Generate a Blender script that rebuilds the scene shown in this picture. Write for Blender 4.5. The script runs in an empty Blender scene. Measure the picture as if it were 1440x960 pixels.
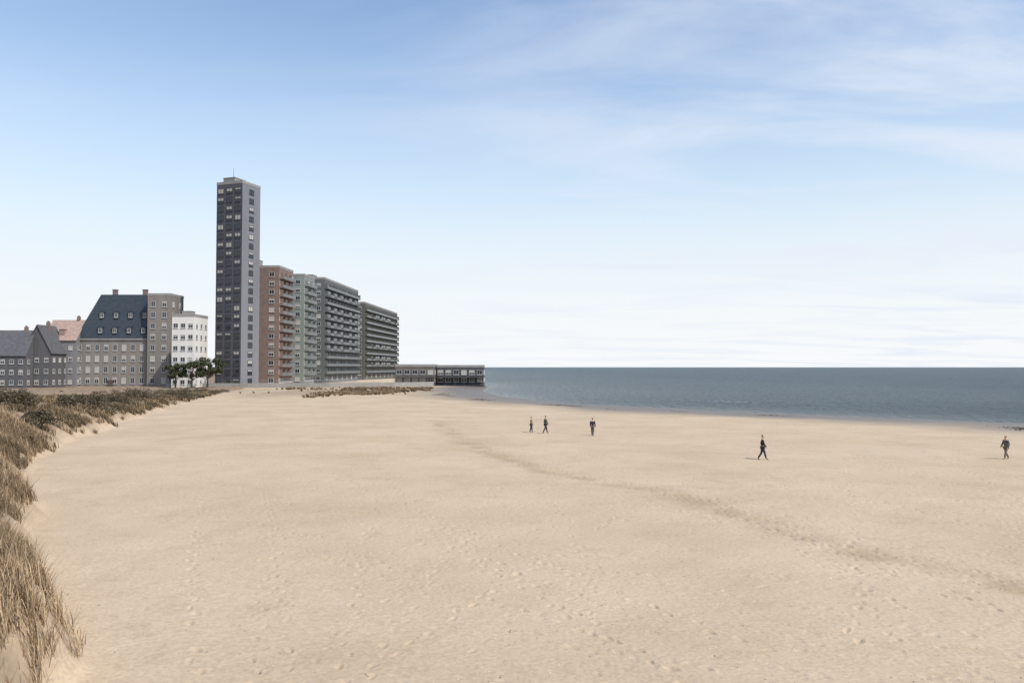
import bpy, bmesh, math, random
import numpy as np
from mathutils import Vector, Matrix, noise as mnoise
random.seed(7); rng = np.random.default_rng(7)
R = math.radians
sc = bpy.context.scene
COL = sc.collection

# ------------------------------------------------------------------ camera
CAMZ = 7.3; F = 1120.0; HZ = 516.0
cam_d = bpy.data.cameras.new('camera'); cam = bpy.data.objects.new('camera', cam_d); COL.objects.link(cam)
cam_d.sensor_width = 36; cam_d.lens = 28; cam_d.clip_start = 0.1; cam_d.clip_end = 60000
cam.location = (0, 0, CAMZ)
cam.rotation_euler = (R(90) + math.atan((HZ - 480) / F), 0, 0)
sc.camera = cam
# ------------------------------------------------------------------ sky, sun, exposure
SUN_EL, SUN_AZ = R(50), R(128)          # azimuth from +Y, clockwise; sun high behind the right shoulder
w = bpy.data.worlds.new('World'); sc.world = w; w.use_nodes = True
nt = w.node_tree; nt.nodes.clear()
def N(t, **k):
    n = nt.nodes.new(t)
    for a, b in k.items(): setattr(n, a, b)
    return n
L = nt.links.new
out = N('ShaderNodeOutputWorld'); bg = N('ShaderNodeBackground'); bg.inputs[1].default_value = 0.15
sky = N('ShaderNodeTexSky', sky_type='NISHITA'); sky.sun_disc = False
sky.sun_elevation = SUN_EL; sky.sun_rotation = SUN_AZ; sky.air_density = 1.0; sky.dust_density = 1.0; sky.ozone_density = 1.2; sky.altitude = 5
tc = N('ShaderNodeTexCoord'); sep = N('ShaderNodeSeparateXYZ'); L(tc.outputs['Generated'], sep.inputs[0])
den = N('ShaderNodeMath', operation='ADD'); L(sep.outputs['Z'], den.inputs[0]); den.inputs[1].default_value = 0.08
dx = N('ShaderNodeMath', operation='DIVIDE'); L(sep.outputs['X'], dx.inputs[0]); L(den.outputs[0], dx.inputs[1])
dy = N('ShaderNodeMath', operation='DIVIDE'); L(sep.outputs['Y'], dy.inputs[0]); L(den.outputs[0], dy.inputs[1])
cmb = N('ShaderNodeCombineXYZ'); L(dx.outputs[0], cmb.inputs[0]); L(dy.outputs[0], cmb.inputs[1])
mp = N('ShaderNodeMapping'); mp.inputs['Rotation'].default_value = (0, 0, R(28)); mp.inputs['Scale'].default_value = (0.4, 0.85, 1); L(cmb.outputs[0], mp.inputs[0])
cn = N('ShaderNodeTexNoise'); cn.inputs['Scale'].default_value = 1.7; cn.inputs['Detail'].default_value = 9; cn.inputs['Roughness'].default_value = 0.55; cn.inputs['Distortion'].default_value = 0.5
L(mp.outputs[0], cn.inputs[0])
cr = N('ShaderNodeMapRange'); cr.inputs[1].default_value = 0.45; cr.inputs[2].default_value = 0.66; L(cn.outputs[0], cr.inputs[0])
side = N('ShaderNodeMapRange'); side.inputs[1].default_value = -0.25; side.inputs[2].default_value = 0.45; side.inputs[3].default_value = 0.12; side.inputs[4].default_value = 0.85; L(sep.outputs['X'], side.inputs[0])
cf = N('ShaderNodeMath', operation='MULTIPLY'); L(cr.outputs[0], cf.inputs[0]); L(side.outputs[0], cf.inputs[1])
# thin veil of sea haze in the lower sky, part of the air itself
hz = N('ShaderNodeMapRange', interpolation_type='SMOOTHERSTEP'); hz.inputs[1].default_value = -0.02; hz.inputs[2].default_value = 0.5; hz.inputs[3].default_value = 0.97; hz.inputs[4].default_value = 0.0
L(sep.outputs['Z'], hz.inputs[0])
m0 = N('ShaderNodeMixRGB'); L(hz.outputs[0], m0.inputs[0]); L(sky.outputs[0], m0.inputs[1]); m0.inputs[2].default_value = (3.7, 4.25, 4.6, 1)
hb = N('ShaderNodeMapRange', interpolation_type='SMOOTHSTEP'); hb.inputs[1].default_value = 0.0; hb.inputs[2].default_value = 0.24; hb.inputs[3].default_value = 1; hb.inputs[4].default_value = 0; L(sep.outputs['Z'], hb.inputs[0])
mb_ = N('ShaderNodeMixRGB'); L(hb.outputs[0], mb_.inputs[0]); L(m0.outputs[0], mb_.inputs[1]); mb_.inputs[2].default_value = (4.65, 4.75, 4.85, 1)
m1 = N('ShaderNodeMixRGB'); L(cf.outputs[0], m1.inputs[0]); L(mb_.outputs[0], m1.inputs[1]); m1.inputs[2].default_value = (3.95, 4.25, 4.75, 1)
L(m1.outputs[0], bg.inputs[0]); L(bg.outputs[0], out.inputs[0])
sun_d = bpy.data.lights.new('sun', 'SUN'); sun_d.energy = 3.0; sun_d.angle = R(0.53); sun_d.color = (1, 0.94, 0.86)
sun = bpy.data.objects.new('sun', sun_d); COL.objects.link(sun)
sdir = Vector((math.sin(SUN_AZ) * math.cos(SUN_EL), math.cos(SUN_AZ) * math.cos(SUN_EL), math.sin(SUN_EL)))
sun.rotation_euler = sdir.to_track_quat('Z', 'Y').to_euler()
vs = sc.view_settings; vs.view_transform = 'Standard'; vs.look = 'None'; vs.exposure = 0.43; vs.gamma = 1; vs.use_curve_mapping = False

# ------------------------------------------------------------------ helpers
def link(o, parent=None):
    COL.objects.link(o)
    if parent is not None: o.parent = parent
    return o
def tag(o, label=None, cat=None, group=None, kind=None):
    if label: o['label'] = label
    if cat: o['category'] = cat
    if group: o['group'] = group
    if kind: o['kind'] = kind
    return o
def thing(name, label, cat, loc, rz=0, group=None):
    o = bpy.data.objects.new(name, None); o.empty_display_size = 0.5
    link(o); o.location = loc; o.rotation_euler = (0, 0, rz)
    return tag(o, label, cat, group)
class MB:
    def __init__(s): s.bm = bmesh.new()
    def box(s, x0, x1, y0, y1, z0, z1, mi=0):
        v = [s.bm.verts.new(p) for p in ((x0,y0,z0),(x1,y0,z0),(x1,y1,z0),(x0,y1,z0),(x0,y0,z1),(x1,y0,z1),(x1,y1,z1),(x0,y1,z1))]
        for f in ((3,2,1,0),(4,5,6,7),(0,1,5,4),(1,2,6,5),(2,3,7,6),(3,0,4,7)):
            s.bm.faces.new([v[i] for i in f]).material_index = mi
        return s
    def poly(s, pts, faces, mi=0):
        v = [s.bm.verts.new(p) for p in pts]
        for f in faces: s.bm.faces.new([v[i] for i in f]).material_index = mi
        return s
    def tube(s, pts, rads, n=8, mi=0):
        rings = []
        for i, (p, r) in enumerate(zip(pts, rads)):
            p = Vector(p); a = Vector(pts[max(i-1, 0)]); b = Vector(pts[min(i+1, len(pts)-1)])
            t = (b - a).normalized(); u = t.orthogonal().normalized(); q = t.cross(u)
            rings.append([s.bm.verts.new(p + (u*math.cos(2*math.pi*k/n) + q*math.sin(2*math.pi*k/n))*r) for k in range(n)])
        for a, b in zip(rings, rings[1:]):
            for k in range(n): s.bm.faces.new((a[k], a[(k+1)%n], b[(k+1)%n], b[k])).material_index = mi
        s.bm.faces.new(rings[0][::-1]).material_index = mi; s.bm.faces.new(rings[-1]).material_index = mi
        return s
    def mesh(s, name, mats, smooth=False):
        me = bpy.data.meshes.new(name)
        bmesh.ops.recalc_face_normals(s.bm, faces=s.bm.faces[:])
        s.bm.to_mesh(me); s.bm.free()
        for m in (mats if isinstance(mats, (list, tuple)) else [mats]): me.materials.append(m)
        if smooth: me.polygons.foreach_set('use_smooth', [True]*len(me.polygons))
        return me
    def build(s, name, mats, parent=None, smooth=False):
        return link(bpy.data.objects.new(name, s.mesh(name, mats, smooth)), parent)
def np_mesh(name, V, Q, mats, smooth=False, tri=False):
    me = bpy.data.meshes.new(name); k = 3 if tri else 4
    me.vertices.add(len(V)); me.vertices.foreach_set('co', np.asarray(V, np.float32).ravel())
    me.loops.add(len(Q)*k); me.loops.foreach_set('vertex_index', np.asarray(Q, np.int32).ravel())
    me.polygons.add(len(Q)); me.polygons.foreach_set('loop_start', np.arange(0, len(Q)*k, k, dtype=np.int32))
    me.polygons.foreach_set('loop_total', np.full(len(Q), k, np.int32))
    if smooth: me.polygons.foreach_set('use_smooth', np.ones(len(Q), bool))
    for m in (mats if isinstance(mats, (list, tuple)) else [mats]): me.materials.append(m)
    me.update(calc_edges=True); me.validate()
    return me

def mat(name, col, rough=0.8, var=0.15, scale=0.35, col2=None, bump=0.0, bscale=6.0, metal=0.0, spec=0.3, streak=False):
    m = bpy.data.materials.new(name); m.use_nodes = True
    t = m.node_tree; b = t.nodes['Principled BSDF']
    b.inputs['Roughness'].default_value = rough; b.inputs['Metallic'].default_value = metal
    b.inputs['Specular IOR Level'].default_value = spec
    c = t.nodes.new('ShaderNodeTexCoord'); mpn = t.nodes.new('ShaderNodeMapping')
    if streak: mpn.inputs['Scale'].default_value = (1, 1, 0.12)
    t.links.new(c.outputs['Object'], mpn.inputs[0])
    n = t.nodes.new('ShaderNodeTexNoise'); n.inputs['Scale'].default_value = scale; n.inputs['Detail'].default_value = 6; n.inputs['Roughness'].default_value = 0.6
    t.links.new(mpn.outputs[0], n.inputs[0])
    ramp = t.nodes.new('ShaderNodeValToRGB'); ramp.color_ramp.elements[0].position = 0.3; ramp.color_ramp.elements[1].position = 0.7
    c2 = col2 or tuple(x*(1-var) for x in col); c1 = tuple(min(1, x*(1+var)) for x in col)
    ramp.color_ramp.elements[0].color = (*c2, 1); ramp.color_ramp.elements[1].color = (*c1, 1)
    t.links.new(n.outputs[0], ramp.inputs[0]); t.links.new(ramp.outputs[0], b.inputs['Base Color'])
    if bump:
        n2 = t.nodes.new('ShaderNodeTexNoise'); n2.inputs['Scale'].default_value = bscale; n2.inputs['Detail'].default_value = 5
        t.links.new(c.outputs['Object'], n2.inputs[0])
        bp = t.nodes.new('ShaderNodeBump'); bp.inputs['Strength'].default_value = bump; bp.inputs['Distance'].default_value = 0.05
        t.links.new(n2.outputs[0], bp.inputs['Height']); t.links.new(bp.outputs[0], b.inputs['Normal'])
    return m

# ------------------------------------------------------------------ terrain functions
SHORE = np.array([(140,-60),(110,0),(86,60),(66,103),(34,133),(11,160),(-2,195),(-9,240),(-9,300),(-12,340),(-34,420),(-52,560),(-60,900),(-200,2500),(-900,9000)], float)
FOOT = np.array([(-3,-40),(-5,0),(-8.3,15),(-10.5,19),(-15,26),(-24,41),(-34,58),(-45,90),(-57,135),(-68,180),(-80,240),(-86,262),(-90,400),(-120,900)], float)
def sdist(P, line):                      # + on the right of the line (walking away from the camera)
    best = np.full(len(P), 1e18); sg = np.ones(len(P))
    for a, b in zip(line, line[1:]):
        d = b - a; t = np.clip(((P - a) @ d) / (d @ d), 0, 1)
        q = P - (a + t[:, None]*d); l = (q*q).sum(1)
        s = np.sign(d[1]*(P[:, 0]-a[0]) - d[0]*(P[:, 1]-a[1]))
        up = l < best; best[up] = l[up]; sg[up] = s[up]
    return np.sqrt(best)*np.where(sg == 0, 1, sg)
def sst(x, a, b):
    t = np.clip((x-a)/(b-a), 0, 1); return t*t*(3-2*t)
_tab = rng.random((256, 256))
def vnoise(x, y):
    xi = np.floor(x).astype(int); yi = np.floor(y).astype(int); fx = x-xi; fy = y-yi
    fx = fx*fx*fx*(fx*(fx*6-15)+10); fy = fy*fy*fy*(fy*(fy*6-15)+10)
    g = lambda i, j: _tab[(i) & 255, (j) & 255]
    return (g(xi, yi)*(1-fx)+g(xi+1, yi)*fx)*(1-fy)+(g(xi, yi+1)*(1-fx)+g(xi+1, yi+1)*fx)*fy - 0.5
def fbm(x, y, o=4, g=0.5):
    a = 1; s = 0
    for k in range(o): s = s + a*vnoise(x*2**k+17.3*k, y*2**k+9.1*k); a *= g
    return s
SAND = 0.6
def ground(P):
    x, y = P[:, 0], P[:, 1]; d = np.hypot(x, y)
    s = sdist(P, SHORE); f = -sdist(P, FOOT) + 1.6*fbm(x*0.16, y*0.16, 3)
    land = -s                            # metres inland of the waterline
    z = np.where(land > 0, SAND*(1-np.exp(-np.maximum(land, 0)/13.0)), -np.minimum(-land*0.035, 4))
    crest = np.clip(CAMZ - 0.031*d - SAND - 0.5, 0.35, 5.2)
    rise = np.where(f > 0, (1-np.exp(-np.maximum(f, 0)/4.2)), 0)*sst(f, 0, 1.2)
    fade = 1 - 0.75*sst(f, 22, 60)
    z = z + crest*rise*fade*(1+0.25*fbm(x*0.12+5, y*0.12, 3))
    amp = sst(land, 2, 18)
    z = z + amp*(0.16*fbm(x*0.05, y*0.05, 3) + 0.05*fbm(x*0.35, y*0.35, 4)) + 0.25*sst(f, 0.5, 4)*fbm(x*0.5, y*0.5, 3)
    return z, s, f
def gz(x, y): return float(ground(np.array([(x, y)], float))[0][0])

TRAIL = np.array([(24,12),(18.5,20),(15.4,24),(13.6,26.8),(11.9,30),(10.7,34.4),(8.6,42),(1.9,52),(-4,70),(-10,100)], float)

# ------------------------------------------------------------------ materials of the setting
def sand_material():
    m = bpy.data.materials.new('sand'); m.use_nodes = True; t = m.node_tree; b = t.nodes['Principled BSDF']
    n = t.nodes.new; l = t.links.new
    c = n('ShaderNodeTexCoord')
    at = n('ShaderNodeAttribute'); at.attribute_name = 'soil'; sp = n('ShaderNodeSeparateColor'); l(at.outputs['Color'], sp.inputs[0])
    n1 = n('ShaderNodeTexNoise'); n1.inputs['Scale'].default_value = 0.12; n1.inputs['Detail'].default_value = 8; n1.inputs['Roughness'].default_value = 0.62; l(c.outputs['Object'], n1.inputs[0])
    r1 = n('ShaderNodeValToRGB'); r1.color_ramp.elements[0].position = 0.32; r1.color_ramp.elements[1].position = 0.68
    r1.color_ramp.elements[0].color = (0.435, 0.336, 0.226, 1); r1.color_ramp.elements[1].color = (0.512, 0.408, 0.29, 1); l(n1.outputs[0], r1.inputs[0])
    n3 = n('ShaderNodeTexNoise'); n3.inputs['Scale'].default_value = 0.7; n3.inputs['Detail'].default_value = 7; n3.inputs['Roughness'].default_value = 0.7; l(c.outputs['Object'], n3.inputs[0])
    r3 = n('ShaderNodeMapRange'); r3.inputs[1].default_value = 0.53; r3.inputs[2].default_value = 0.72; r3.inputs[3].default_value = 0.0; r3.inputs[4].default_value = 0.45; l(n3.outputs[0], r3.inputs[0])
    np_ = n('ShaderNodeMixRGB'); l(r3.outputs[0], np_.inputs[0]); l(r1.outputs[0], np_.inputs[1]); np_.inputs[2].default_value = (0.355, 0.264, 0.17, 1)
    n2 = n('ShaderNodeTexNoise'); n2.inputs['Scale'].default_value = 9; n2.inputs['Detail'].default_value = 6; l(c.outputs['Object'], n2.inputs[0])
    r2 = n('ShaderNodeMapRange'); r2.inputs[1].default_value = 0.3; r2.inputs[2].default_value = 0.7; r2.inputs[3].default_value = 0.86; r2.inputs[4].default_value = 1.1; l(n2.outputs[0], r2.inputs[0])
    mu = n('ShaderNodeMixRGB'); mu.blend_type = 'MULTIPLY'; mu.inputs[0].default_value = 1; l(np_.outputs[0], mu.inputs[1]); l(r2.outputs[0], mu.inputs[2])
    # dune soil: browner, with dead plant litter
    dn = n('ShaderNodeTexNoise'); dn.inputs['Scale'].default_value = 0.9; dn.inputs['Detail'].default_value = 6; l(c.outputs['Object'], dn.inputs[0])
    dr = n('ShaderNodeValToRGB'); dr.color_ramp.elements[0].position = 0.38; dr.color_ramp.elements[1].position = 0.62
    dr.color_ramp.elements[0].color = (0.15, 0.11, 0.072, 1); dr.color_ramp.elements[1].color = (0.34, 0.25, 0.17, 1); l(dn.outputs[0], dr.inputs[0])
    mx = n('ShaderNodeMixRGB'); l(sp.outputs[0], mx.inputs[0]); l(mu.outputs[0], mx.inputs[1]); l(dr.outputs[0], mx.inputs[2])
    # wet sand by the water
    mw = n('ShaderNodeMixRGB'); l(sp.outputs[1], mw.inputs[0]); l(mx.outputs[0], mw.inputs[1]); mw.inputs[2].default_value = (0.165, 0.142, 0.118, 1)
    # trodden, damper trail
    mt = n('ShaderNodeMixRGB'); l(sp.outputs[2], mt.inputs[0]); l(mw.outputs[0], mt.inputs[1]); mt.inputs[2].default_value = (0.335, 0.247, 0.152, 1)
    l(mt.outputs[0], b.inputs['Base Color'])
    rr = n('ShaderNodeMapRange'); rr.inputs[3].default_value = 0.95; rr.inputs[4].default_value = 0.5; l(sp.outputs[1], rr.inputs[0]); l(rr.outputs[0], b.inputs['Roughness'])
    b.inputs['Specular IOR Level'].default_value = 0.25
    bn = n('ShaderNodeTexNoise'); bn.inputs['Scale'].default_value = 3.2; bn.inputs['Detail'].default_value = 8; bn.inputs['Roughness'].default_value = 0.65; l(c.outputs['Object'], bn.inputs[0])
    bp = n('ShaderNodeBump'); bp.inputs['Strength'].default_value = 0.55; bp.inputs['Distance'].default_value = 0.08; l(bn.outputs[0], bp.inputs['Height']); l(bp.outputs[0], b.inputs['Normal'])
    return m
def sea_material():
    m = bpy.data.materials.new('sea_water'); m.use_nodes = True; t = m.node_tree; b = t.nodes['Principled BSDF']
    n = t.nodes.new; l = t.links.new
    c = n('ShaderNodeTexCoord')
    at = n('ShaderNodeAttribute'); at.attribute_name = 'foam'; 
    n0 = n('ShaderNodeTexNoise'); n0.inputs['Scale'].default_value = 0.012; n0.inputs['Detail'].default_value = 4; l(c.outputs['Object'], n0.inputs[0])
    r0 = n('ShaderNodeValToRGB'); r0.color_ramp.elements[0].position = 0.35; r0.color_ramp.elements[1].position = 0.65
    r0.color_ramp.elements[0].color = (0.035, 0.062, 0.078, 1); r0.color_ramp.elements[1].color = (0.06, 0.09, 0.10, 1); l(n0.outputs[0], r0.inputs[0])
    fn = n('ShaderNodeTexNoise'); fn.inputs['Scale'].default_value = 1.3; fn.inputs['Detail'].default_value = 6; l(c.outputs['Object'], fn.inputs[0])
    fm = n('ShaderNodeMath'); fm.operation = 'ADD'; l(at.outputs['Fac'], fm.inputs[0]); l(fn.outputs[0], fm.inputs[1])
    fr = n('ShaderNodeMapRange'); fr.inputs[1].default_value = 1.0; fr.inputs[2].default_value = 1.25; l(fm.outputs[0], fr.inputs[0])
    mx = n('ShaderNodeMixRGB'); l(fr.outputs[0], mx.inputs[0]); sh = n('ShaderNodeAttribute'); sh.attribute_name = 'shallow'; ms = n('ShaderNodeMixRGB'); l(sh.outputs['Fac'], ms.inputs[0]); l(r0.outputs[0], ms.inputs[1]); ms.inputs[2].default_value = (0.24, 0.26, 0.25, 1); l(ms.outputs[0], mx.inputs[1]); mx.inputs[2].default_value = (0.72, 0.74, 0.74, 1)
    l(mx.outputs[0], b.inputs['Base Color'])
    rg = n('ShaderNodeMapRange'); rg.inputs[3].default_value = 0.31; rg.inputs[4].default_value = 0.8; l(fr.outputs[0], rg.inputs[0]); l(rg.outputs[0], b.inputs['Roughness'])
    b.inputs['IOR'].default_value = 1.33; b.inputs['Specular IOR Level'].default_value = 0.09
    mpn = n('ShaderNodeMapping'); mpn.inputs['Rotation'].default_value = (0, 0, R(-25)); mpn.inputs['Scale'].default_value = (1, 0.45, 1); l(c.outputs['Object'], mpn.inputs[0])
    w1 = n('ShaderNodeTexNoise'); w1.inputs['Scale'].default_value = 0.55; w1.inputs['Detail'].default_value = 7; w1.inputs['Roughness'].default_value = 0.62; l(mpn.outputs[0], w1.inputs[0])
    bp = n('ShaderNodeBump'); bp.inputs['Strength'].default_value = 1.0; bp.inputs['Distance'].default_value = 3.7; l(w1.outputs[0], bp.inputs['Height']); l(bp.outputs[0], b.inputs['Normal'])
    return m
M_SAND, M_SEA = sand_material(), sea_material()

# ------------------------------------------------------------------ beach sheet (polar grid, fine in front)
th = np.concatenate([np.linspace(-180, -48, 90, endpoint=False), np.linspace(-48, 48, 1250, endpoint=False), np.linspace(48, 180, 90, endpoint=False)])
th = np.radians(th)
inv = np.concatenate([np.linspace(1/1.0, 1/5.0, 20, endpoint=False), np.linspace(1/5.0, 1/14.0, 130, endpoint=False), np.linspace(1/14.0, 1/600.0, 640, endpoint=False), 1/np.geomspace(600, 12000, 14)])
rad = 1/inv
TH, RD = np.meshgrid(th, rad)
P = np.stack([(RD*np.sin(TH)).ravel(), (RD*np.cos(TH)).ravel()], 1)
Z, S, FT = ground(P)
# footprints: shallow pits pressed along walking lines
def stamp(pts, dirs, depths):
    global Z
    for (px, py), (ux, uy), depth in zip(pts, dirs, depths):
        wl_, ww_ = rng.uniform(0.13, 0.19), rng.uniform(0.06, 0.1)
        r = math.hypot(px, py)
        i0 = np.searchsorted(rad, r-0.5); i1 = np.searchsorted(rad, r+0.5)+1
        a = math.atan2(px, py); da = 0.5/r
        j0 = np.searchsorted(th, a-da); j1 = np.searchsorted(th, a+da)+1
        if i1 <= i0 or j1 <= j0: continue
        ii, jj = np.meshgrid(np.arange(i0, min(i1, len(rad))), np.arange(j0, min(j1, len(th))), indexing='ij')
        k = (ii*len(th)+jj).ravel()
        ex = P[k, 0]-px; ey = P[k, 1]-py
        u = (ex*ux+ey*uy)/wl_; v = (-ex*uy+ey*ux)/(ww_*(1+0.25*np.clip(u, -1, 1))); q = u*u+v*v+0.5*vnoise(P[k, 0]*9, P[k, 1]*9)
        Z[k] += -depth*np.exp(-q*1.1) + depth*0.4*np.exp(-(np.sqrt(np.maximum(q, 0))-1.6)**2*6)*(0.6+vnoise(P[k, 0]*5, P[k, 1]*5))
def walk(line, off, step=0.68, depth=0.05, wob=0.1):
    line = np.asarray(line, float); seg = np.hypot(*np.diff(line, axis=0).T); cum = np.r_[0, np.cumsum(seg)]
    s = np.arange(0.2, cum[-1]-0.2, step); s = s + rng.normal(0, 0.05, len(s))
    X = np.interp(s, cum, line[:, 0]); Y = np.interp(s, cum, line[:, 1])
    dX = np.gradient(X); dY = np.gradient(Y); n = np.hypot(dX, dY); dX /= n; dY /= n
    sd = np.where(np.arange(len(s)) % 2 == 0, 0.1, -0.1) + off + rng.normal(0, wob, 1)
    keep = rng.random(len(X)) > 0.18; X, Y, dX, dY, sd = X[keep], Y[keep], dX[keep], dY[keep], sd[keep]
    tw_ = rng.normal(0, 0.22, len(X)); dX, dY = dX*np.cos(tw_)-dY*np.sin(tw_), dX*np.sin(tw_)+dY*np.cos(tw_)
    sd = sd + rng.normal(0, 0.03, len(X))
    stamp(np.stack([X+dY*sd, Y-dX*sd], 1), np.stack([dX, dY], 1), depth*rng.uniform(0.5, 1.25, len(X)))
for k in range(14): walk(TRAIL, rng.normal(0, 1.1), step=rng.uniform(0.6, 0.8), depth=rng.uniform(0.015, 0.04))
for k in range(44):
    a = np.array((rng.uniform(-10, 26), rng.uniform(12, 20))); b = np.array((rng.uniform(-45, 42), rng.uniform(45, 110)))
    mid = (a+b)/2 + rng.normal(0, 4, 2)
    tt = np.linspace(0, 1, 24)[:, None]; walk((1-tt)**2*a+2*tt*(1-tt)*mid+tt**2*b, 0, step=rng.uniform(0.6, 0.8), depth=rng.uniform(0.015, 0.05))
for k in range(18):
    x0 = rng.uniform(-12, 4); y0 = rng.uniform(18, 70); x1 = x0+rng.uniform(12, 40); y1 = y0+rng.uniform(-14, 22)
    walk([(x0, y0), ((x0+x1)/2, (y0+y1)/2+rng.normal(0, 2)), (x1, y1)], 0, depth=rng.uniform(0.015, 0.045))
tr = np.abs(sdist(P, TRAIL))
near = (RD.ravel() < 140)
ragged = fbm(P[:, 0]*0.7, P[:, 1]*0.7, 4)
trail = np.where(near, np.exp(-(tr/(1.1))**2)*np.clip(0.62+1.1*ragged, 0, 1), 0)
Z -= 0.05*np.where(near, np.exp(-(tr/0.9)**2), 0)
wet = sst(-S + 2.2*fbm(P[:, 0]*0.06, P[:, 1]*0.06, 3), 13, 3)
wet = np.where(-S < 3, 1, 1-sst(-S + 6*fbm(P[:, 0]*0.05, P[:, 1]*0.05, 4), 8, 27))
dune = sst(FT + 0.8*fbm(P[:, 0]*0.4, P[:, 1]*0.4, 3), 0.2, 2.0)
fd = sst(P[:, 1], 150, 215)*(P[:, 1] < 268)*sst(-S, 14, 24)*np.clip(0.35+1.3*fbm(P[:, 0]*0.07, P[:, 1]*0.05, 4), 0, 0.65)
dune = np.maximum(dune, fd)
nr, nth = RD.shape
idx = np.arange(nr*nth).reshape(nr, nth); nx = np.roll(idx, -1, axis=1)
Q = np.stack([idx[:-1].ravel(), idx[1:].ravel(), nx[1:].ravel(), nx[:-1].ravel()], 1)
me = np_mesh('beach', np.column_stack([P, Z]), Q[:, ::-1], M_SAND, smooth=True)
ca = me.attributes.new('soil', 'FLOAT_COLOR', 'POINT')
ca.data.foreach_set('color', np.column_stack([dune, wet, trail*0.7, np.ones(len(P))]).astype(np.float32).ravel())
beach = link(bpy.data.objects.new('beach', me)); tag(beach, kind='structure')

# ------------------------------------------------------------------ sea sheet
ths = np.radians(np.concatenate([np.linspace(-60, -12, 60, endpoint=False), np.linspace(-12, 50, 700, endpoint=False), np.linspace(50, 150, 60)]))
rs = 1/np.linspace(1/55.0, 1/40000.0, 420)
T2, R2 = np.meshgrid(ths, rs); PS = np.stack([(R2*np.sin(T2)).ravel(), (R2*np.cos(T2)).ravel()], 1)
SS = sdist(PS, SHORE); wob = 3.0*fbm(PS[:, 0]*0.02, PS[:, 1]*0.02, 3)
zs = np.zeros(len(PS)); foam = np.zeros(len(PS))
for c0, wd, h, ph in ((5, 1.6, 0.16, 1.7), (15, 2.3, 0.26, 4.1), (30, 3.0, 0.24, 7.7)):
    q = (SS + wob*1.3 - c0)/wd; part = np.clip(0.35+1.7*vnoise(PS[:, 0]*0.021+ph*9, PS[:, 1]*0.021+ph), 0, 1)
    zs += h*part*np.exp(-q*q)*(SS > 0); foam += np.exp(-((q+0.7)/0.5)**2)*part*0.62
foam += 0.62*np.exp(-((SS+wob*0.25-0.6)/0.5)**2)
zs += np.where(R2.ravel() < 900, 0.10*fbm(PS[:, 0]*0.09, PS[:, 1]*0.05, 3)*sst(SS, 8, 40), 0)
ii = np.arange(len(PS)).reshape(R2.shape)
Q2 = np.stack([ii[:-1, :-1].ravel(), ii[:-1, 1:].ravel(), ii[1:, 1:].ravel(), ii[1:, :-1].ravel()], 1)
me = np_mesh('sea', np.column_stack([PS, zs]), Q2, M_SEA, smooth=True)
fa = me.attributes.new('foam', 'FLOAT', 'POINT'); fa.data.foreach_set('value', foam.astype(np.float32))
sf = me.attributes.new('shallow', 'FLOAT', 'POINT'); sf.data.foreach_set('value', (np.exp(-np.maximum(SS+6*fbm(PS[:, 0]*0.03, PS[:, 1]*0.03, 3), 0)/9.0)*0.6+0.5*np.exp(-np.maximum(SS, 0)/70.0)*sst(PS[:, 1], 130, 230)).astype(np.float32))
sea = link(bpy.data.objects.new('sea', me)); tag(sea, kind='structure')

# ------------------------------------------------------------------ building kit
M = dict(
    tower=mat('dark_cladding', (0.085, 0.085, 0.10), 0.6, 0.12, 0.2, streak=True), towerlit=mat('dark_cladding_sunlit', (0.19, 0.195, 0.21), 0.6, 0.1, 0.2, streak=True),  # second cladding is a lighter copy: sunlight painted into the tower's right face
    brick=mat('pinkish_brick', (0.205, 0.15, 0.128), 0.85, 0.14, 0.5), palegreen=mat('pale_grey_green_render', (0.22, 0.25, 0.23), 0.8, 0.1, 0.3, streak=True),
    dgrey=mat('dark_grey_render', (0.115, 0.125, 0.125), 0.8, 0.12, 0.3, streak=True), olive=mat('olive_grey_render', (0.11, 0.11, 0.098), 0.8, 0.12, 0.3, streak=True),
    stone=mat('weathered_stone', (0.22, 0.20, 0.18), 0.85, 0.14, 0.4, streak=True), white=mat('white_render', (0.66, 0.645, 0.61), 0.7, 0.06, 0.3, streak=True),
    slate=mat('blue_slate', (0.042, 0.057, 0.072), 0.6, 0.2, 1.2), dslate=mat('dark_grey_tiles', (0.10, 0.10, 0.108), 0.7, 0.2, 1.0),
    terra=mat('terracotta_tiles', (0.34, 0.25, 0.21), 0.8, 0.2, 1.0), dark=mat('dark_painted_timber', (0.07, 0.07, 0.072), 0.7, 0.2, 0.6),
    grey=mat('grey_render', (0.19, 0.19, 0.20), 0.8, 0.1, 0.3, streak=True), pav=mat('grey_brown_boards', (0.125, 0.112, 0.098), 0.8, 0.15, 0.5), dwall=mat('dark_grey_house_wall', (0.10, 0.10, 0.105), 0.85, 0.15, 0.4, streak=True), conc=mat('concrete', (0.27, 0.26, 0.245), 0.85, 0.12, 0.4, streak=True),
    frame=mat('window_frame_paint', (0.55, 0.55, 0.54), 0.5, 0.05), dframe=mat('dark_frame_paint', (0.05, 0.05, 0.055), 0.4, 0.05),
    glass=mat('window_glass', (0.03, 0.036, 0.045), 0.06, 0.4, 0.12, spec=0.6), door=mat('door_paint', (0.10, 0.07, 0.06), 0.5), balc=mat('balcony_glass', (0.12, 0.13, 0.13), 0.3, 0.2, 0.5), curtain=mat('curtain_cloth', (0.42, 0.40, 0.36), 0.9, 0.1, 0.8), metal=mat('grey_metal', (0.3, 0.3, 0.31), 0.4, 0.1, metal=0.6))
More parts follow.
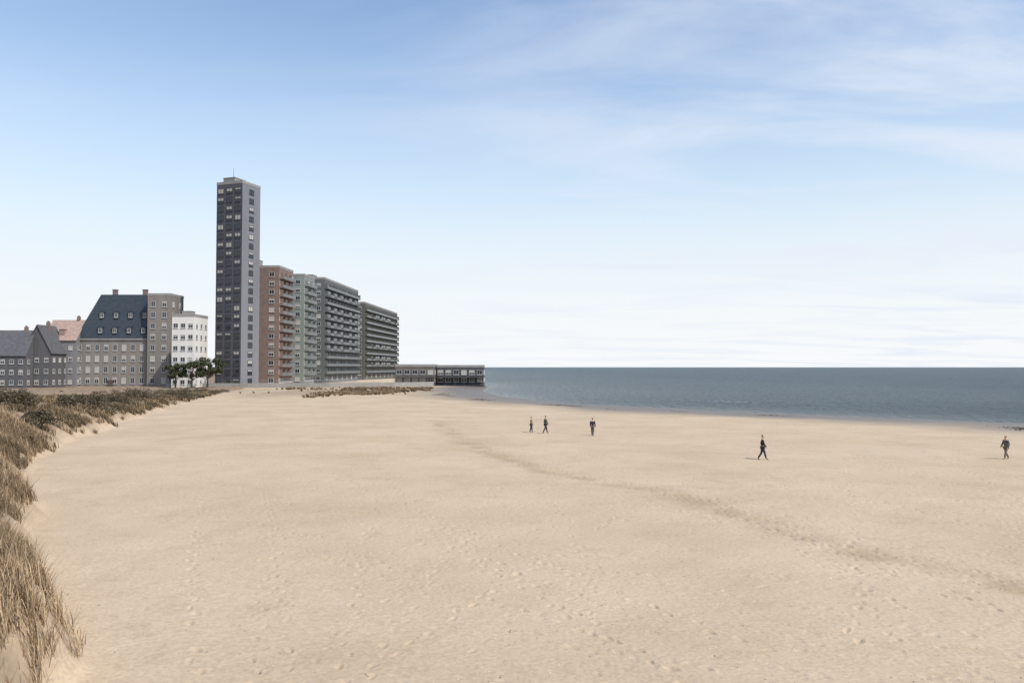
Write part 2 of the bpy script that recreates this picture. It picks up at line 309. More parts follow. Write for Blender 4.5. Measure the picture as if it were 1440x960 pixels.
def window_mesh(w, h, dark=False, blind=0.0):
    b = MB(); t = 0.09
    for a in ((-w/2, -w/2+t, 0, h), (w/2-t, w/2, 0, h), (-w/2+t, w/2-t, 0, t), (-w/2+t, w/2-t, h-t, h), (-0.03, 0.03, t, h-t)):
        b.box(a[0], a[1], -0.10, 0.02, a[2], a[3], 0)
    b.box(-w/2-0.1, w/2+0.1, -0.2, 0.02, -0.1, -0.004, 0)
    b.poly([(-w/2+t, -0.03, t), (w/2-t, -0.03, t), (w/2-t, -0.03, h-t), (-w/2+t, -0.03, h-t)], [(0, 1, 2, 3)], 1)
    if blind: b.box(-w/2+t, w/2-t, -0.045, -0.034, max(t, h-t-blind*h), h-t, 2)
    return b.mesh('window', [M['dframe' if dark else 'frame'], M['glass'], M['curtain']])
def facade(root, side, W, D, fl, z0, fh, cols, ww, wh, dark=False, skip=()):
    """windows along one side (f front -Y, l left -X, r right +X), each an object of its own"""
    variants = [window_mesh(ww, wh, dark, q) for q in (0, 0, 0, 0.3, 0.55, 0.9)]
    span = W if side == 'f' else D
    for k in range(fl):
        for c in range(cols):
            if (k, c) in skip: continue
            u = (c+0.5)/cols*span; o = bpy.data.objects.new('window', random.choice(variants))
            if side == 'f': o.location = (-W/2+u, -D/2, z0+k*fh); a = 0
            elif side == 'l': o.location = (-W/2, -D/2+u, z0+k*fh); a = -math.pi/2
            else: o.location = (W/2, -D/2+u, z0+k*fh); a = math.pi/2
            o.rotation_euler = (0, 0, a); link(o, root)
def flat_block(name, label, cat, loc, rz, W, D, H, wall, fl, cf, cl, cr_, ww=1.7, wh=1.5, balcony=True, dark=False, group=None, boxes=((0, 0, 4, 4, 2.6),), sidewall=None):
    r = thing(name, label, cat, loc, rz, group)
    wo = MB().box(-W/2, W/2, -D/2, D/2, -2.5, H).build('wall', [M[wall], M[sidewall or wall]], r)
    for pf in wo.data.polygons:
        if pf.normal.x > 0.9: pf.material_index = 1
    p = MB(); t = 0.3; e = 0.06
    p.box(-W/2-e, W/2+e, -D/2-e, -D/2+t, H+0.003, H+0.9); p.box(-W/2-e, W/2+e, D/2-t, D/2+e, H+0.003, H+0.9)
    p.box(-W/2-e, -W/2+t, -D/2+t+.003, D/2-t-.003, H+0.003, H+0.9); p.box(W/2-t, W/2+e, -D/2+t+.003, D/2-t-.003, H+0.003, H+0.9)
    p.build('parapet', M['conc'], r)
    fh = (H-1.2)/fl
    for (sd, c) in (('f', cf), ('l', cl), ('r', cr_)):
        if c: facade(r, sd, W, D, fl, 1.2, fh, c, ww, min(wh, fh-0.9), dark)
    if balcony:
        b = MB(); b.box(-W/2+0.5, W/2-0.5, -1.3, -0.003, -0.18, 0)
        b.box(-W/2+0.5, W/2-0.5, -1.3, -1.24, 0.003, 0.95, 1)
        n = max(2, int(W/5))
        for k in range(n+1):
            x = -W/2+0.56+k*(W-1.12)/n; b.box(x-0.05, x+0.05, -1.235, -0.01, 0.003, 2.2, 0)
        b2 = MB(); b2.box(-W/2+0.5, W/2-0.5, -1.3, -0.003, -0.18, 0)
        for k in range(n):
            xa_ = -W/2+0.56+k*(W-1.12)/n; xb_ = -W/2+0.56+(k+1)*(W-1.12)/n; q_ = random.random()
            b2.box(xa_+0.06, xb_-0.06, -1.3, -1.24, 0.003, 0.95, 1 if q_ < 0.6 else 0)
            if q_ > 0.72: b2.box(xa_+0.1, xb_-0.1, -1.12, -1.06, 0.96, 2.2, 3)
            elif q_ > 0.55: b2.poly([(xa_+.3, -1.2, 1.7), (xb_-.3, -1.2, 1.7), (xb_-.3, -0.02, 2.2), (xa_+.3, -0.02, 2.2)], [(0, 1, 2, 3)], 2)
            b2.box(xa_-0.05, xa_+0.05, -1.235, -0.01, 0.003, 2.2, 0)
        me2 = b2.mesh('balcony', [M[wall], M['balc'], M['curtain'], M['glass']])
        me = b.mesh('balcony', [M[wall], M['balc']])
        for k in range(1, fl):
            o = bpy.data.objects.new('balcony', me2 if random.random() < 0.55 else me); o.location = (0, -D/2, 1.2+k*fh-0.55); link(o, r)
    for (bx, by, bw, bd, bh) in boxes:
        MB().box(bx-bw/2, bx+bw/2, by-bd/2, by+bd/2, H+0.004, H+bh).box(bx-bw/2-.1, bx+bw/2+.1, by-bd/2-.1, by+bd/2+.1, H+bh+.003, H+bh+.2).build('lift_housing', M['conc'], r)
    return r
def gable_house(label, loc, rz, W, D, H, RH, wall, roof, fl, cf, cs, group=None, along=True, chim=True, dormers=0):
    r = thing('house', label, 'house', loc, rz, group); b = MB(); o = 0.4
    if along:
        pts = [(-W/2,-D/2,-2.5),(W/2,-D/2,-2.5),(W/2,D/2,-2.5),(-W/2,D/2,-2.5),(-W/2,-D/2,H),(W/2,-D/2,H),(W/2,D/2,H),(-W/2,D/2,H),(-W/2,0,H+RH),(W/2,0,H+RH)]
        b.poly(pts, [(0,1,5,4),(2,3,7,6),(1,2,6,9,5),(3,0,4,8,7)])
    else:
        pts = [(-W/2,-D/2,-2.5),(W/2,-D/2,-2.5),(W/2,D/2,-2.5),(-W/2,D/2,-2.5),(-W/2,-D/2,H),(W/2,-D/2,H),(W/2,D/2,H),(-W/2,D/2,H),(0,-D/2,H+RH),(0,D/2,H+RH)]
        b.poly(pts, [(0,1,5,8,4),(2,3,7,9,6),(1,2,6,5),(3,0,4,7)])
    b.build('wall', M[wall], r)
    q = MB(); t = 0.18
    def slab(a, bb, c, d): 
        q.poly([(*a[:2], a[2]+.02), (*bb[:2], bb[2]+.02), (*c[:2], c[2]+.02), (*d[:2], d[2]+.02), (*a[:2], a[2]+t), (*bb[:2], bb[2]+t), (*c[:2], c[2]+t), (*d[:2], d[2]+t)],
               [(3,2,1,0),(4,5,6,7),(0,1,5,4),(1,2,6,5),(2,3,7,6),(3,0,4,7)])
    if along:
        k = RH/(D/2)*o
        slab((-W/2-o,-D/2-o,H-k),(W/2+o,-D/2-o,H-k),(W/2+o,0,H+RH),(-W/2-o,0,H+RH)); slab((W/2+o,D/2+o,H-k),(-W/2-o,D/2+o,H-k),(-W/2-o,0,H+RH),(W/2+o,0,H+RH))
    else:
        k = RH/(W/2)*o
        slab((-W/2-o,D/2+o,H-k),(-W/2-o,-D/2-o,H-k),(0,-D/2-o,H+RH),(0,D/2+o,H+RH)); slab((W/2+o,-D/2-o,H-k),(W/2+o,D/2+o,H-k),(0,D/2+o,H+RH),(0,-D/2-o,H+RH))
    rf = q.build('roof', M[roof], r)
    if chim:
        x = W*0.3 if along else 0.6
        MB().box(x-0.5, x+0.5, -0.4, 0.4, H+RH*0.6, H+RH+1.3).box(x-0.3, x-0.08, -0.12, 0.12, H+RH+1.303, H+RH+1.7).box(x+0.08, x+0.3, -0.12, 0.12, H+RH+1.303, H+RH+1.7).build('chimney', M['brick'], rf)
    for k in range(dormers):
        x = -W/2+(k+0.5)/dormers*W; zb = H+RH*0.25
        d = MB().box(x-0.9, x+0.9, -D/2+D*0.09, -0.6, zb, zb+1.7).box(x-1.05, x+1.05, -D/2+D*0.09-0.2, -0.5, zb+1.703, zb+1.85).build('dormer', M[roof], rf)
    fh = (H-0.8)/fl
    if cf: facade(r, 'f', W, D, fl, 1.0, fh, cf, 1.3, min(1.5, fh-0.8))
    for s in 'lr': 
        if cs: facade(r, s, W, D, fl, 1.0, fh, cs, 1.2, min(1.5, fh-0.8))
    MB().box(-0.5, 0.5, -D/2-0.08, -D/2+0.02, -0.6, 1.9).build('door', M['door'], r)
    return r
def X(px, d): return (px-720)/F*d
def Zt(py, d): return CAMZ-(py-HZ)/F*d
BZ = 0.6
# --- the slim dark tower block
d = 262; x0, x1 = X(300, d), X(355, d); Wt = 10.2; Dt = 9.4
H = Zt(254, d)-BZ-0.9
tw = flat_block('tower_block', 'tall slim dark grey tower block, far the highest building on the seafront', 'tower block', ((x0+x1)/2, d+4, BZ), R(-19), Wt, Dt, H, 'tower', 22, 3, 0, 1, 2.3, 1.7, balcony=False, dark=True, boxes=((-1.8, 0, 4.6, 5.5, 2.6),), sidewall='towerlit')
MB().tube([(-3, 1, H+2.85), (-3, 1, H+7)], [0.12, 0.06], 6).build('antenna', M['metal'], tw)
MB().box(Wt/2+0.003, Wt/2+0.12, -Dt/2+0.4, Dt/2-0.4, 0.5, 1.05).build('canopy', M['conc'], tw)
# --- seafront row running away from the camera, fronts to the sea (+X)
def row(label, wall, da, db, H, fl, cf, dep, bal=True, cl=3, boxes=((0, 2, 5, 4, 2.6),)):
    da += 12; xa = -82.5+(da-268)*0.0484; xb = -82.5+(db-268)*0.0484
    return flat_block('apartment_block', label, 'apartment block', ((xa+xb)/2-dep/2, (da+db)/2, BZ), R(90-2.77), db-da, dep, H, wall, fl, cf, cl, 0, 1.8, 1.6, balcony=bal, boxes=boxes)
row('brown brick apartment block with balconies, directly right of the slim dark tower', 'brick', 268, 295, 41.6, 13, 6, 16, boxes=((-6, 2, 5, 5, 2.8),))
row('pale grey green apartment block between the brown brick block and the long dark block', 'palegreen', 296.5, 322, 42.0, 13, 6, 15)
row('long dark grey apartment block in the middle of the row facing the sea', 'dgrey', 324, 395, 43.8, 13, 7, 15, boxes=((-20, 2, 6, 5, 2.6), (16, 2, 6, 5, 2.6)))
row('olive grey apartment block at the far right end of the tall seafront row', 'olive', 397, 496, 39.4, 12, 8, 15, boxes=((10, 2, 8, 5, 2.4),))
# --- low pavilions at the right end
def pavilion(label, wall, pxa, pxb, d, ytop, fl, cf, dep=12, rz=0):
    xa, xb = X(pxa, d), X(pxb, d); H = Zt(ytop, d)-BZ-0.9
    r = flat_block('beach_pavilion', label, 'pavilion', ((xa+xb)/2, d+dep/2, BZ), rz, xb-xa, dep, H, wall, fl, cf, 3, 3, 2.0, 1.7, balcony=False, boxes=())
    t = MB(); W = xb-xa
    t.box(-W/2-0.5, W/2+0.5, -dep/2-3, -dep/2-0.01, -0.3, 0.0); 
    for k in range(6): x = -W/2+k*W/5; t.box(x-0.07, x+0.07, -dep/2-2.9, -dep/2-2.76, -2, 2.9)
    t.box(-W/2-0.5, W/2+0.5, -dep/2-3.1, -dep/2-0.12, 2.903, 3.05)
    t.build('terrace', M['dark'], r)
    return r
pavilion('low grey brown two storey beach pavilion at the right foot of the tall seafront row', 'pav', 556, 611, 292, 512, 2, 5)
pavilion('low dark timber beach pavilion nearest to the sea, ending the built up seafront', 'dark', 614, 680, 296, 513, 2, 6)
# --- left group
def slate_hotel():
    d = 270; xa, xb = X(105, d), X(206, d); W = xb-xa; D = 15; H = Zt(478, d)-BZ; T = Zt(413, d)-BZ
    r = thing('hotel', 'stone seafront hotel with a steep dark blue slate mansard roof, left of the white block', 'hotel', ((xa+xb)/2, d+D/2, BZ), 0)
    MB().box(-W/2, W/2, -D/2, D/2, -2.5, H).build('wall', M['stone'], r)
    MB().box(-W/2-0.35, W/2+0.2, -D/2-0.35, D/2+0.35, H+0.003, H+0.5).build('cornice', M['conc'], r)
    s = W*0.30; b = MB()
    b.poly([(-W/2,-D/2,H+.5),(W/2,-D/2,H+.5),(W/2,D/2,H+.5),(-W/2,D/2,H+.5),(-W/2+s,-D/2+2.6,T),(W/2,-D/2+2.6,T),(W/2,D/2-2.6,T),(-W/2+s,D/2-2.6,T)], [(0,1,5,4),(1,2,6,5),(2,3,7,6),(3,0,4,7),(4,5,6,7),(3,2,1,0)])
    rf = b.build('roof', M['slate'], r)
    wm = window_mesh(1.2, 1.5)
    for row_ in range(2):
        for k in range(4):
            x = -W/2+s+1.2+k*(W-s-2.4)/3; z = H+2.2+row_*5.2; y = -D/2+2.6*(z-H-.5)/(T-H-.5)
            dm = MB().box(x-0.85, x+0.85, y-0.25, y+2, z, z+2.1).box(x-1.0, x+1.0, y-0.4, y+2, z+2.103, z+2.3).build('dormer', M['slate'], rf)
            o = bpy.data.objects.new('window', wm); o.location = (x, y-0.255, z+0.3); link(o, dm)
    for x in (-W*0.10, W*0.33): MB().box(x-0.7, x+0.7, -0.6, 0.6, T+.003, T+2.0).box(x-0.85, x+0.85, -0.75, 0.75, T+2.003, T+2.2).build('chimney', M['brick'], rf)
    facade(r, 'f', W, D, 4, 1.1, (H-1)/4, 8, 1.4, 2.1)
    MB().box(-1.1, 1.1, -D/2-0.1, -D/2+.02, -0.6, 2.3).build('door', M['door'], r)
    return r
slate_hotel()
d = 268; xa, xb = X(206.5, d), X(238, d)
flat_block('stair_tower', 'square weathered stone corner building between the slate roofed hotel and the white block', 'corner building', ((xa+xb)/2, d+5.6, BZ), 0, xb-xa, 11, Zt(412, d)-BZ-.9, 'stone', 8, 2, 0, 2, 1.5, 1.9, balcony=False, boxes=())
d = 251; xa, xb = X(240.5, d), X(272, d)
flat_block('apartment_block', 'white rendered block behind dark trees, immediately left of the slim dark tower', 'apartment block', ((xa+xb)/2, d+6, BZ), 0, xb-xa, 11, Zt(441, d)-BZ-.9, 'white', 6, 3, 0, 3, 1.5, 1.5, balcony=False, boxes=((-1, 1, 3, 3, 2.0),))
d = 255
gable_house('dark tiled house with dark grey walls at the far left edge of the town', (X(4, d), d+5, BZ), 0, 14.5, 10, Zt(498, d)-BZ, Zt(464, d)-Zt(498, d), 'dwall', 'dslate', 3, 5, 3)
gable_house('dark grey house with a dark tiled gable facing the beach, second from the left edge', (X(52, d+4), d+9, BZ), 0, 9.2, 10, Zt(494, d)-BZ, Zt(456, d)-Zt(494, d), 'dwall', 'dslate', 3, 3, 3, along=False)
gable_house('house with a pinkish terracotta tiled roof, beside the slate roofed hotel', (X(83, d+12), d+18, BZ), 0, 10.6, 11, Zt(477, d+12)-BZ, Zt(449, d+12)-Zt(477, d+12), 'grey', 'terra', 4, 3, 3, dormers=1)
gable_house('low white house with a terracotta roof, cut by the left edge of the view', (X(-45, d), d+8, BZ), 0, 12, 10, 9, 4, 'white', 'terra', 3, 4, 3)
# promenade wall
wl = [(-112, 258), (-86, 259), (-60, 262), (-40, 270), (-28, 284)]
b = MB(); pts = []
for (x, y) in wl: pts += [(x, y, -0.5), (x, y, 2.1), (x+0.1, y+0.5, 2.1), (x+0.1, y+0.5, -0.5)]
fc = [(0,1,2,3)] + [(4*k+i, 4*k+(i+1)%4, 4*k+4+(i+1)%4, 4*k+4+i) for k in range(len(wl)-1) for i in range(4)] + [(4*len(wl)-1, 4*len(wl)-2, 4*len(wl)-3, 4*len(wl)-4)]
w_ = b.poly(pts, fc).build('promenade_wall', M['conc']); tag(w_, 'low pale concrete wall along the foot of the seafront buildings', 'wall')

rl = MB()
for (a, c) in zip(wl, wl[1:]):
    n_ = int(math.hypot(c[0]-a[0], c[1]-a[1])/2.2)
    for k in range(n_):
        x = a[0]+(c[0]-a[0])*k/n_+0.06; y = a[1]+(c[1]-a[1])*k/n_+0.25; rl.tube([(x, y, 2.05), (x, y, 3.1)], [0.03, 0.03], 5)
    for zz in (2.6, 3.1): rl.tube([(a[0]+.06, a[1]+.25, zz), (c[0]+.06, c[1]+.25, zz)], [0.025, 0.025], 5)
rl.build('railing', M['metal'], w_)

# ------------------------------------------------------------------ vegetation
def leaf_mat(name, col, col2):
    m = mat(name, col, 0.7, 0.2, 0.7, col2=col2); b = m.node_tree.nodes['Principled BSDF']; b.inputs['Specular IOR Level'].default_value = 0.15
    return m
M_TREE = leaf_mat('dark_foliage', (0.075, 0.085, 0.045), (0.035, 0.042, 0.024)); M_SHRUB = leaf_mat('olive_scrub_leaves', (0.115, 0.095, 0.06), (0.055, 0.047, 0.03))
M_BARK = mat('bark', (0.10, 0.08, 0.06), 0.9, 0.25, 2)
M_GRASS = leaf_mat('dry_beach_grass', (0.40, 0.30, 0.19), (0.20, 0.145, 0.09))
def leaf_cloud(centres, radii, n, size, squash=0.8):
    C = []; 
    for c, r, k in zip(centres, radii, n):
        u = rng.normal(size=(k, 3)); u /= np.linalg.norm(u, axis=1)[:, None]; rr = r*rng.random(k)**0.45
        C.append(np.asarray(c)+u*rr[:, None]*np.array((1, 1, squash)))
    C = np.concatenate(C); k = len(C)
    a = rng.normal(size=(k, 3)); a /= np.linalg.norm(a, axis=1)[:, None]; t = rng.normal(size=(k, 3)); b = np.cross(a, t); b /= np.linalg.norm(b, axis=1)[:, None]
    s = size*rng.uniform(0.6, 1.3, (k, 1))
    V = np.stack([C-a*s, C+b*s*0.55, C+a*s, C-b*s*0.55], 1).reshape(-1, 3)
    return V, np.arange(4*k).reshape(k, 4)
def tree(label, x, y, h, spread, leaves=2600):
    z = gz(x, y); r = thing('tree', label, 'tree', (x, y, z)); t = MB(); cs = []; rs = []
    t.tube([(0, 0, -0.3), (0.1, 0, h*0.25), (0.05, 0.1, h*0.5), (0.2, 0, h*0.75)], [h*0.035, h*0.028, h*0.02, h*0.008], 7)
    for k in range(19):
        a = k*2.4+random.random(); zz = h*random.uniform(0.38, 0.85); q = spread*random.uniform(0.35, 0.95)*(1.15-abs(zz/h-0.55))
        e = (q*math.cos(a), q*math.sin(a), zz+0.5); t.tube([(0.08, 0.03, zz*0.62), (e[0]*.5, e[1]*.5, zz*0.85), e], [h*0.014, h*0.009, h*0.003], 5)
        cs.append(e); rs.append(spread*random.uniform(0.16, 0.34))
    cs.append((0.2, 0, h*0.86)); rs.append(spread*0.4)
    t.build('trunk', M_BARK, r); V, Qd = leaf_cloud(cs, rs, [leaves//20]*20, 0.3)
    link(bpy.data.objects.new('crown', np_mesh('crown', V, Qd, M_TREE)), r)
tree('smallest dark tree, leftmost of the three below the white block', X(247, 243), 243, 7.4, 3.4)
tree('bushy dark tree right at the left foot of the slim dark tower', X(292, 246), 246, 9.6, 4.4, 3600)
tree('dark tree in front of the white block, middle one of three', X(270, 241), 241, 8.2, 3.8)
def shrub(label, x, y, h, w, n=1500):
    r = thing('shrub', label, 'shrub', (x, y, gz(x, y)-0.05)); cs = []; rs = []; t = MB()
    for k in range(7):
        a = random.random()*6.28; q = w*random.uniform(0.1, 0.75); e = (q*math.cos(a), q*math.sin(a), h*random.uniform(0.35, 0.8))
        t.tube([(0, 0, -0.1), (e[0]*.4, e[1]*.4, e[2]*.6), e], [0.05, 0.035, 0.012], 5); cs.append(e); rs.append(w*random.uniform(0.28, 0.5))
    t.build('stem', M_BARK, r); V, Qd = leaf_cloud(cs, rs, [n//7]*7, 0.09+0.02*h, 0.7)
    link(bpy.data.objects.new('foliage', np_mesh('foliage', V, Qd, M_SHRUB)), r)
shrub('dark olive shrub lowest on the dune edge, nearest to the camera', X(52, 66), 66, 1.6, 1.9, 2600)
shrub('wide olive shrub on the dune above the lowest dark shrub', X(20, 78), 78, 1.9, 3.2, 2600)
shrub('round dark shrub where the dune edge turns away to the right', X(112, 88), 88, 1.7, 2.6, 2400)
shrub('low brown shrub on the dune, right of the round dark shrub', X(160, 108), 108, 1.4, 3.0, 2000)
shrub('broad brown shrub on the far dune, below the stone hotel', X(190, 130), 130, 1.7, 4.0, 2200)
shrub('farthest brown shrub on the dune, below the white block', X(245, 150), 150, 1.5, 4.2, 2000)

cs, rs, ns = [], [], []
for k in range(420):
    y = random.uniform(66, 215); x = float(np.interp(y, FOOT[:, 1], FOOT[:, 0]))-1.5-random.expovariate(1/9.0)
    h_ = random.uniform(0.15, 0.5)
    if min(math.hypot(x-o.location.x, y-o.location.y) for o in COL.objects if o.name.startswith('shrub')) < 5: continue
    cs.append((x, y, gz(x, y)+h_*0.5)); rs.append(random.uniform(0.5, 1.5)); ns.append(150)
V, Qd = leaf_cloud(cs, rs, ns, 0.12, 0.5)
ds = link(bpy.data.objects.new('dune_scrub', np_mesh('dune_scrub', V, Qd, M_SHRUB))); tag(ds, 'low dark brown scrub spread over the far dune towards the town', 'scrub', kind='stuff')

# beach grass on the dune: countless blades, one object
pts = []
while len(pts) < 9000:
    y = rng.uniform(10, 62, 4000)**1.0; y = np.where(rng.random(4000) < 0.25, rng.uniform(60, 190, 4000), y)
    fx = np.interp(y, FOOT[:, 1], FOOT[:, 0]); x = fx-rng.exponential(5.5, 4000)+0.8
    q = np.stack([x, y], 1); z, s, f = ground(q)
    dens = np.clip(0.55+1.9*fbm(x*0.28, y*0.28, 3), 0, 1)*sst(f, 0.3, 2.2)
    k = (rng.random(4000) < dens) & (f < 30)
    pts += [(a, b_, c) for (a, b_), c in zip(q[k], z[k])]
pts = pts[:9000]
yf = rng.uniform(168, 258, 5000); xf = rng.uniform(-70, -14, 5000); q = np.stack([xf, yf], 1)
kf = (rng.random(5000) < np.clip(-0.12+1.6*fbm(xf*0.09, yf*0.05, 3)+0.5*sst(yf, 200, 255), 0, 0.8)) & (sdist(q, SHORE) < -16); zf = ground(q)[0]
pts += [(a, b_, c) for (a, b_), c in zip(q[kf], zf[kf])]
pts = np.array(pts); nb = 26
B = np.repeat(pts, nb, 0); k = len(B); dist = np.hypot(B[:, 0], B[:, 1])
ang = np.where(rng.random(k) < 0.55, rng.normal(3.6, 0.7, k), rng.uniform(0, 6.283, k)); lean = rng.uniform(0.15, 0.75, k); Lb = rng.uniform(0.35, 0.85, k)
off = rng.normal(0, 0.11, (k, 2)); base = B.copy(); base[:, :2] += off; base[:, 2] -= 0.03
dirv = np.stack([np.cos(ang), np.sin(ang)], 1); wdir = np.stack([-np.sin(ang), np.cos(ang), np.zeros(k)], 1)*(0.006+0.00022*dist)[:, None]
def at(t): return base + np.column_stack([dirv*(lean*Lb*t**1.6)[:, None], Lb*t*(1-0.28*lean*t)])
p0, p1, p2 = at(0), at(0.55), at(1.0)
V = np.stack([p0-wdir, p0+wdir, p1+wdir*.8, p1-wdir*.8, p2+wdir*.15, p2-wdir*.15], 1).reshape(-1, 3)
o6 = np.arange(k)[:, None]*6
Qg = np.concatenate([o6+np.array([0, 1, 2, 3]), o6+np.array([3, 2, 4, 5])])
gm = np_mesh('beach_grass', V, Qg, M_GRASS); ga = gm.attributes.new('tint', 'FLOAT', 'POINT')
tint = np.clip(np.repeat(0.42-0.28*sst(pts[:, 1], 50, 85)+0.9*fbm(pts[:, 0]*0.25, pts[:, 1]*0.25, 3), nb)+rng.normal(0, 0.24, k), 0, 1); ga.data.foreach_set('value', np.repeat(tint, 6).astype(np.float32))
t_ = M_GRASS.node_tree; an = t_.nodes.new('ShaderNodeAttribute'); an.attribute_name = 'tint'; rp = t_.nodes.new('ShaderNodeValToRGB')
rp.color_ramp.elements[0].color = (0.145, 0.108, 0.064, 1); rp.color_ramp.elements[1].color = (0.52, 0.40, 0.26, 1); e_ = rp.color_ramp.elements.new(0.45); e_.color = (0.35, 0.255, 0.16, 1)
t_.links.new(an.outputs['Fac'], rp.inputs[0]); t_.links.new(rp.outputs[0], t_.nodes['Principled BSDF'].inputs['Base Color'])
g = link(bpy.data.objects.new('beach_grass', gm))
tag(g, 'dry brown beach grass covering the dune bank on the left', 'beach grass', kind='stuff')

# seaweed washed up along the high tide line: countless scraps, one object
yy = rng.uniform(60, 240, 30000); sx = np.interp(yy, SHORE[:8, 1], SHORE[:8, 0]); xx = sx-rng.normal(15, 1.4, 30000)-2.5*np.sin(yy*0.11)-3*fbm(yy*0.05, yy*0+3, 3)
k = rng.random(30000) < np.clip(-0.05+1.5*fbm(xx*0.09, yy*0.09, 4), 0, 0.6); q = np.stack([xx[k], yy[k]], 1); zq = ground(q)[0]
n_ = len(q); a_ = rng.uniform(0, 6.28, n_); ln = rng.uniform(0.05, 0.22, n_); u_ = np.stack([np.cos(a_), np.sin(a_), np.zeros(n_)], 1)*ln[:, None]; v_ = np.stack([-np.sin(a_), np.cos(a_), np.zeros(n_)], 1)*(ln*0.35)[:, None]
c_ = np.column_stack([q, zq+0.012]); up = np.array([0, 0, 1.0])*rng.uniform(0.01, 0.06, (n_, 1))
V = np.stack([c_-u_, c_+v_+up, c_+u_, c_-v_], 1).reshape(-1, 3)
wk = link(bpy.data.objects.new('seaweed', np_mesh('seaweed', V, np.arange(4*n_).reshape(n_, 4), mat('dried_seaweed', (0.09, 0.07, 0.045), 0.8, 0.3, 2))))
tag(wk, 'scraps of dark seaweed scattered along the tide line near the water', 'seaweed', kind='stuff')

n_ = 5200; yy = 15+rng.exponential(22, n_); xx = rng.uniform(-0.6, 0.68, n_)*yy; q = np.stack([xx, yy], 1); zq, sq, fq = ground(q); kk = (sq < -3) & (fq < 0.3); q = q[kk]; zq = zq[kk]; n_ = len(q)
a_ = rng.uniform(0, 6.28, n_); ln = rng.uniform(0.012, 0.04, n_); ux = np.stack([np.cos(a_), np.sin(a_), np.zeros(n_)], 1)*ln[:, None]; vx = np.stack([-np.sin(a_), np.cos(a_), np.zeros(n_)], 1)*(ln*0.75)[:, None]
c_ = np.column_stack([q, zq-0.005]); tp = c_+np.array([0, 0, 1.0])*(ln*0.6)[:, None]+np.array([0, 0, .006])
V = np.stack([c_-ux, c_-vx, c_+ux, c_+vx, tp], 1).reshape(-1, 3); o5 = np.arange(n_)[:, None]*5
T = np.concatenate([o5+np.array(f_) for f_ in ((0, 1, 4), (1, 2, 4), (2, 3, 4), (3, 0, 4))])
sh_ = link(bpy.data.objects.new('shell_fragments', np_mesh('shell_fragments', V, T, mat('shell', (0.42, 0.37, 0.30), 0.6, 0.5, 1.5, col2=(0.10, 0.085, 0.07)), tri=True)))
tag(sh_, 'tiny shell fragments and pebbles strewn over the open sand', 'shells', kind='stuff')

# ------------------------------------------------------------------ people
M_SKIN = mat('skin', (0.45, 0.28, 0.2), 0.6, 0.06); M_HAIR = mat('dark_hair', (0.03, 0.022, 0.016), 0.6)
CL = dict(navy=mat('navy_cloth', (0.03, 0.036, 0.055), 0.9), black=mat('black_cloth', (0.02, 0.02, 0.022), 0.9), grey=mat('grey_cloth', (0.10, 0.10, 0.10), 0.9), khaki=mat('khaki_cloth', (0.16, 0.13, 0.085), 0.9), denim=mat('denim', (0.045, 0.06, 0.09), 0.9), shoe=mat('shoe_leather', (0.03, 0.025, 0.02), 0.6))
def skin_mesh(name, verts, edges, rads, material, parent, sub=2):
    me = bpy.data.meshes.new(name); me.from_pydata(verts, edges, []); o = bpy.data.objects.new(name, me); link(o)
    md = o.modifiers.new('s', 'SKIN'); md.use_smooth_shade = True
    sv = me.skin_vertices[0].data
    for i, r in enumerate(rads): sv[i].radius = (r, r) if not isinstance(r, tuple) else r
    sv[0].use_root = True
    ms = o.modifiers.new('d', 'SUBSURF'); ms.levels = sub; ms.render_levels = sub
    dg = bpy.context.evaluated_depsgraph_get(); m2 = bpy.data.meshes.new_from_object(o.evaluated_get(dg))
    o.modifiers.clear(); o.data = m2; m2.materials.clear(); m2.materials.append(material)
    m2.polygons.foreach_set('use_smooth', [True]*len(m2.polygons))
    o.parent = parent; return o
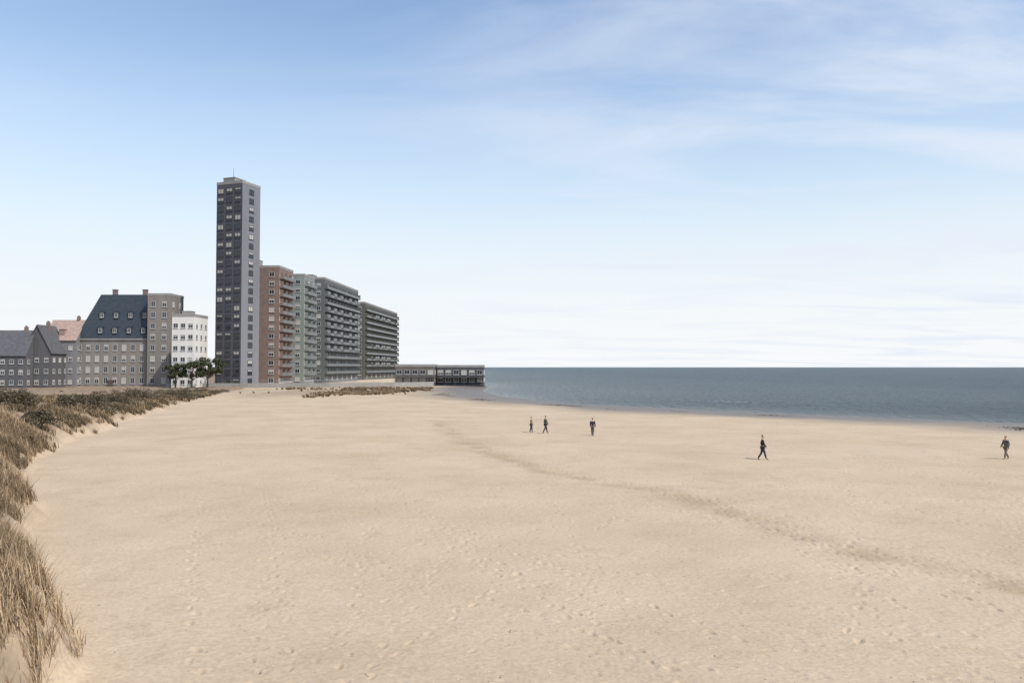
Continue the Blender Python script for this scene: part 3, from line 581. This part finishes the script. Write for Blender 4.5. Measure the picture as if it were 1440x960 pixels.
def person(label, x, y, face, top, legs, stride=0.28, h=1.74, arm=0.25, group=None):
    r = thing('person', label, 'person', (x, y, gz(x, y)-0.01), face, group); k = h/1.74
    S_ = lambda p: tuple(c*k for c in p)
    fr = -stride                                # figure faces -Y; left foot ahead
    body = [(0,0,.92),(0,0,1.08),(0,-.01,1.26),(0,0,1.42),(0,-.01,1.50),(0,-.03,1.60),(0,-.035,1.68),(0,-.03,1.735),
            (.09,0,.88),(.10,fr*.45,.49),(.10,fr+.06,.08),(.10,fr-.10,.035), (-.09,0,.88),(-.10,-fr*.25,.49),(-.10,-fr+.02,.10),(-.10,-fr-.13,.035),
            (.19,0,1.40),(.235,arm*.4,1.12),(.24,arm*.4-.14,.90),(.24,arm*.4-.18,.81), (-.19,0,1.40),(-.235,-arm*.4,1.12),(-.24,-arm*.4-.14,.92),(-.24,-arm*.4-.18,.83)]
    ed = [(0,1),(1,2),(2,3),(3,4),(4,5),(5,6),(6,7),(0,8),(8,9),(9,10),(10,11),(0,12),(12,13),(13,14),(14,15),(3,16),(16,17),(17,18),(18,19),(3,20),(20,21),(21,22),(22,23)]
    rd = [(.14,.10),(.13,.095),(.155,.105),(.13,.09),.055,(.075,.09),(.085,.1),(.06,.07), .085,.06,.042,.04,.085,.06,.042,.04, .055,.042,.032,.04,.055,.042,.032,.04]
    sc_ = lambda q: tuple(c*k for c in q) if isinstance(q, tuple) else q*k
    skin_mesh('body', [S_(p) for p in body], ed, [sc_(q) for q in rd], M_SKIN, r)
    e = 0.016; pick = lambda ids: ({i: j for j, i in enumerate(ids)})
    def part(name, ids, m, grow, cut=None):
        mp_ = pick(ids); vv = [S_(body[i]) for i in ids]
        if cut:
            for i, p in cut.items(): vv[mp_[i]] = S_(p)
        gg = []
        for i in ids:
            q = rd[i]; gg.append(tuple((c+grow)*k for c in q) if isinstance(q, tuple) else (q+grow)*k)
        skin_mesh(name, vv, [(mp_[a], mp_[b]) for a, b in ed if a in mp_ and b in mp_], gg, m, r)
    part('jacket', [0,1,2,3,16,17,18,20,21,22], CL[top], .022)
    part('trousers', [0,8,9,10,12,13,14], CL[legs], .018)
    for a, b_ in ((10, 11), (14, 15)):
        p, q = Vector(S_(body[a])), Vector(S_(body[b_])); p.z = 0.05
        skin_mesh('shoe', [tuple(p), tuple((p+q)/2), tuple(q)], [(0, 1), (1, 2)], [.05, .052, .045], CL['shoe'], r, 1)
    skin_mesh('hair', [S_((0,.025,1.63)), S_((0,.0,1.70)), S_((0,-.035,1.745))], [(0,1),(1,2)], [.075*k,.092*k,.062*k], M_HAIR, r, 1)
    # face: nose and ears on the body's head
    return r
def spot(px, py):                                # ground point under a photo pixel (used once to choose places)
    d = (CAMZ-SAND)*F/(py-HZ); return X(px, d), d
for (px, py, face, top, legs, st, lab, hh_, aa_) in (
    (1071, 644, R(70), 'black', 'navy', .30, 'person in dark clothes walking alone on the open sand, largest figure near the middle right', 1.80, .3),
    (1412, 644, R(-80), 'grey', 'khaki', .28, 'person in a grey top walking at the far right edge of the beach', 1.70, .2),
    (833, 611, R(160), 'navy', 'grey', .22, 'person in a navy top standing near the waterline, right of the distant pair', 1.76, .02),
    (747, 607, R(75), 'khaki', 'denim', .12, 'person in a khaki top, left one of the distant pair', 1.64, .1),
    (767, 608, R(100), 'grey', 'navy', .27, 'person in a grey top, right one of the distant pair', 1.80, .25)):
    x, y = spot(px, py); person(lab, x, y, face, top, legs, st, h=hh_, arm=aa_)
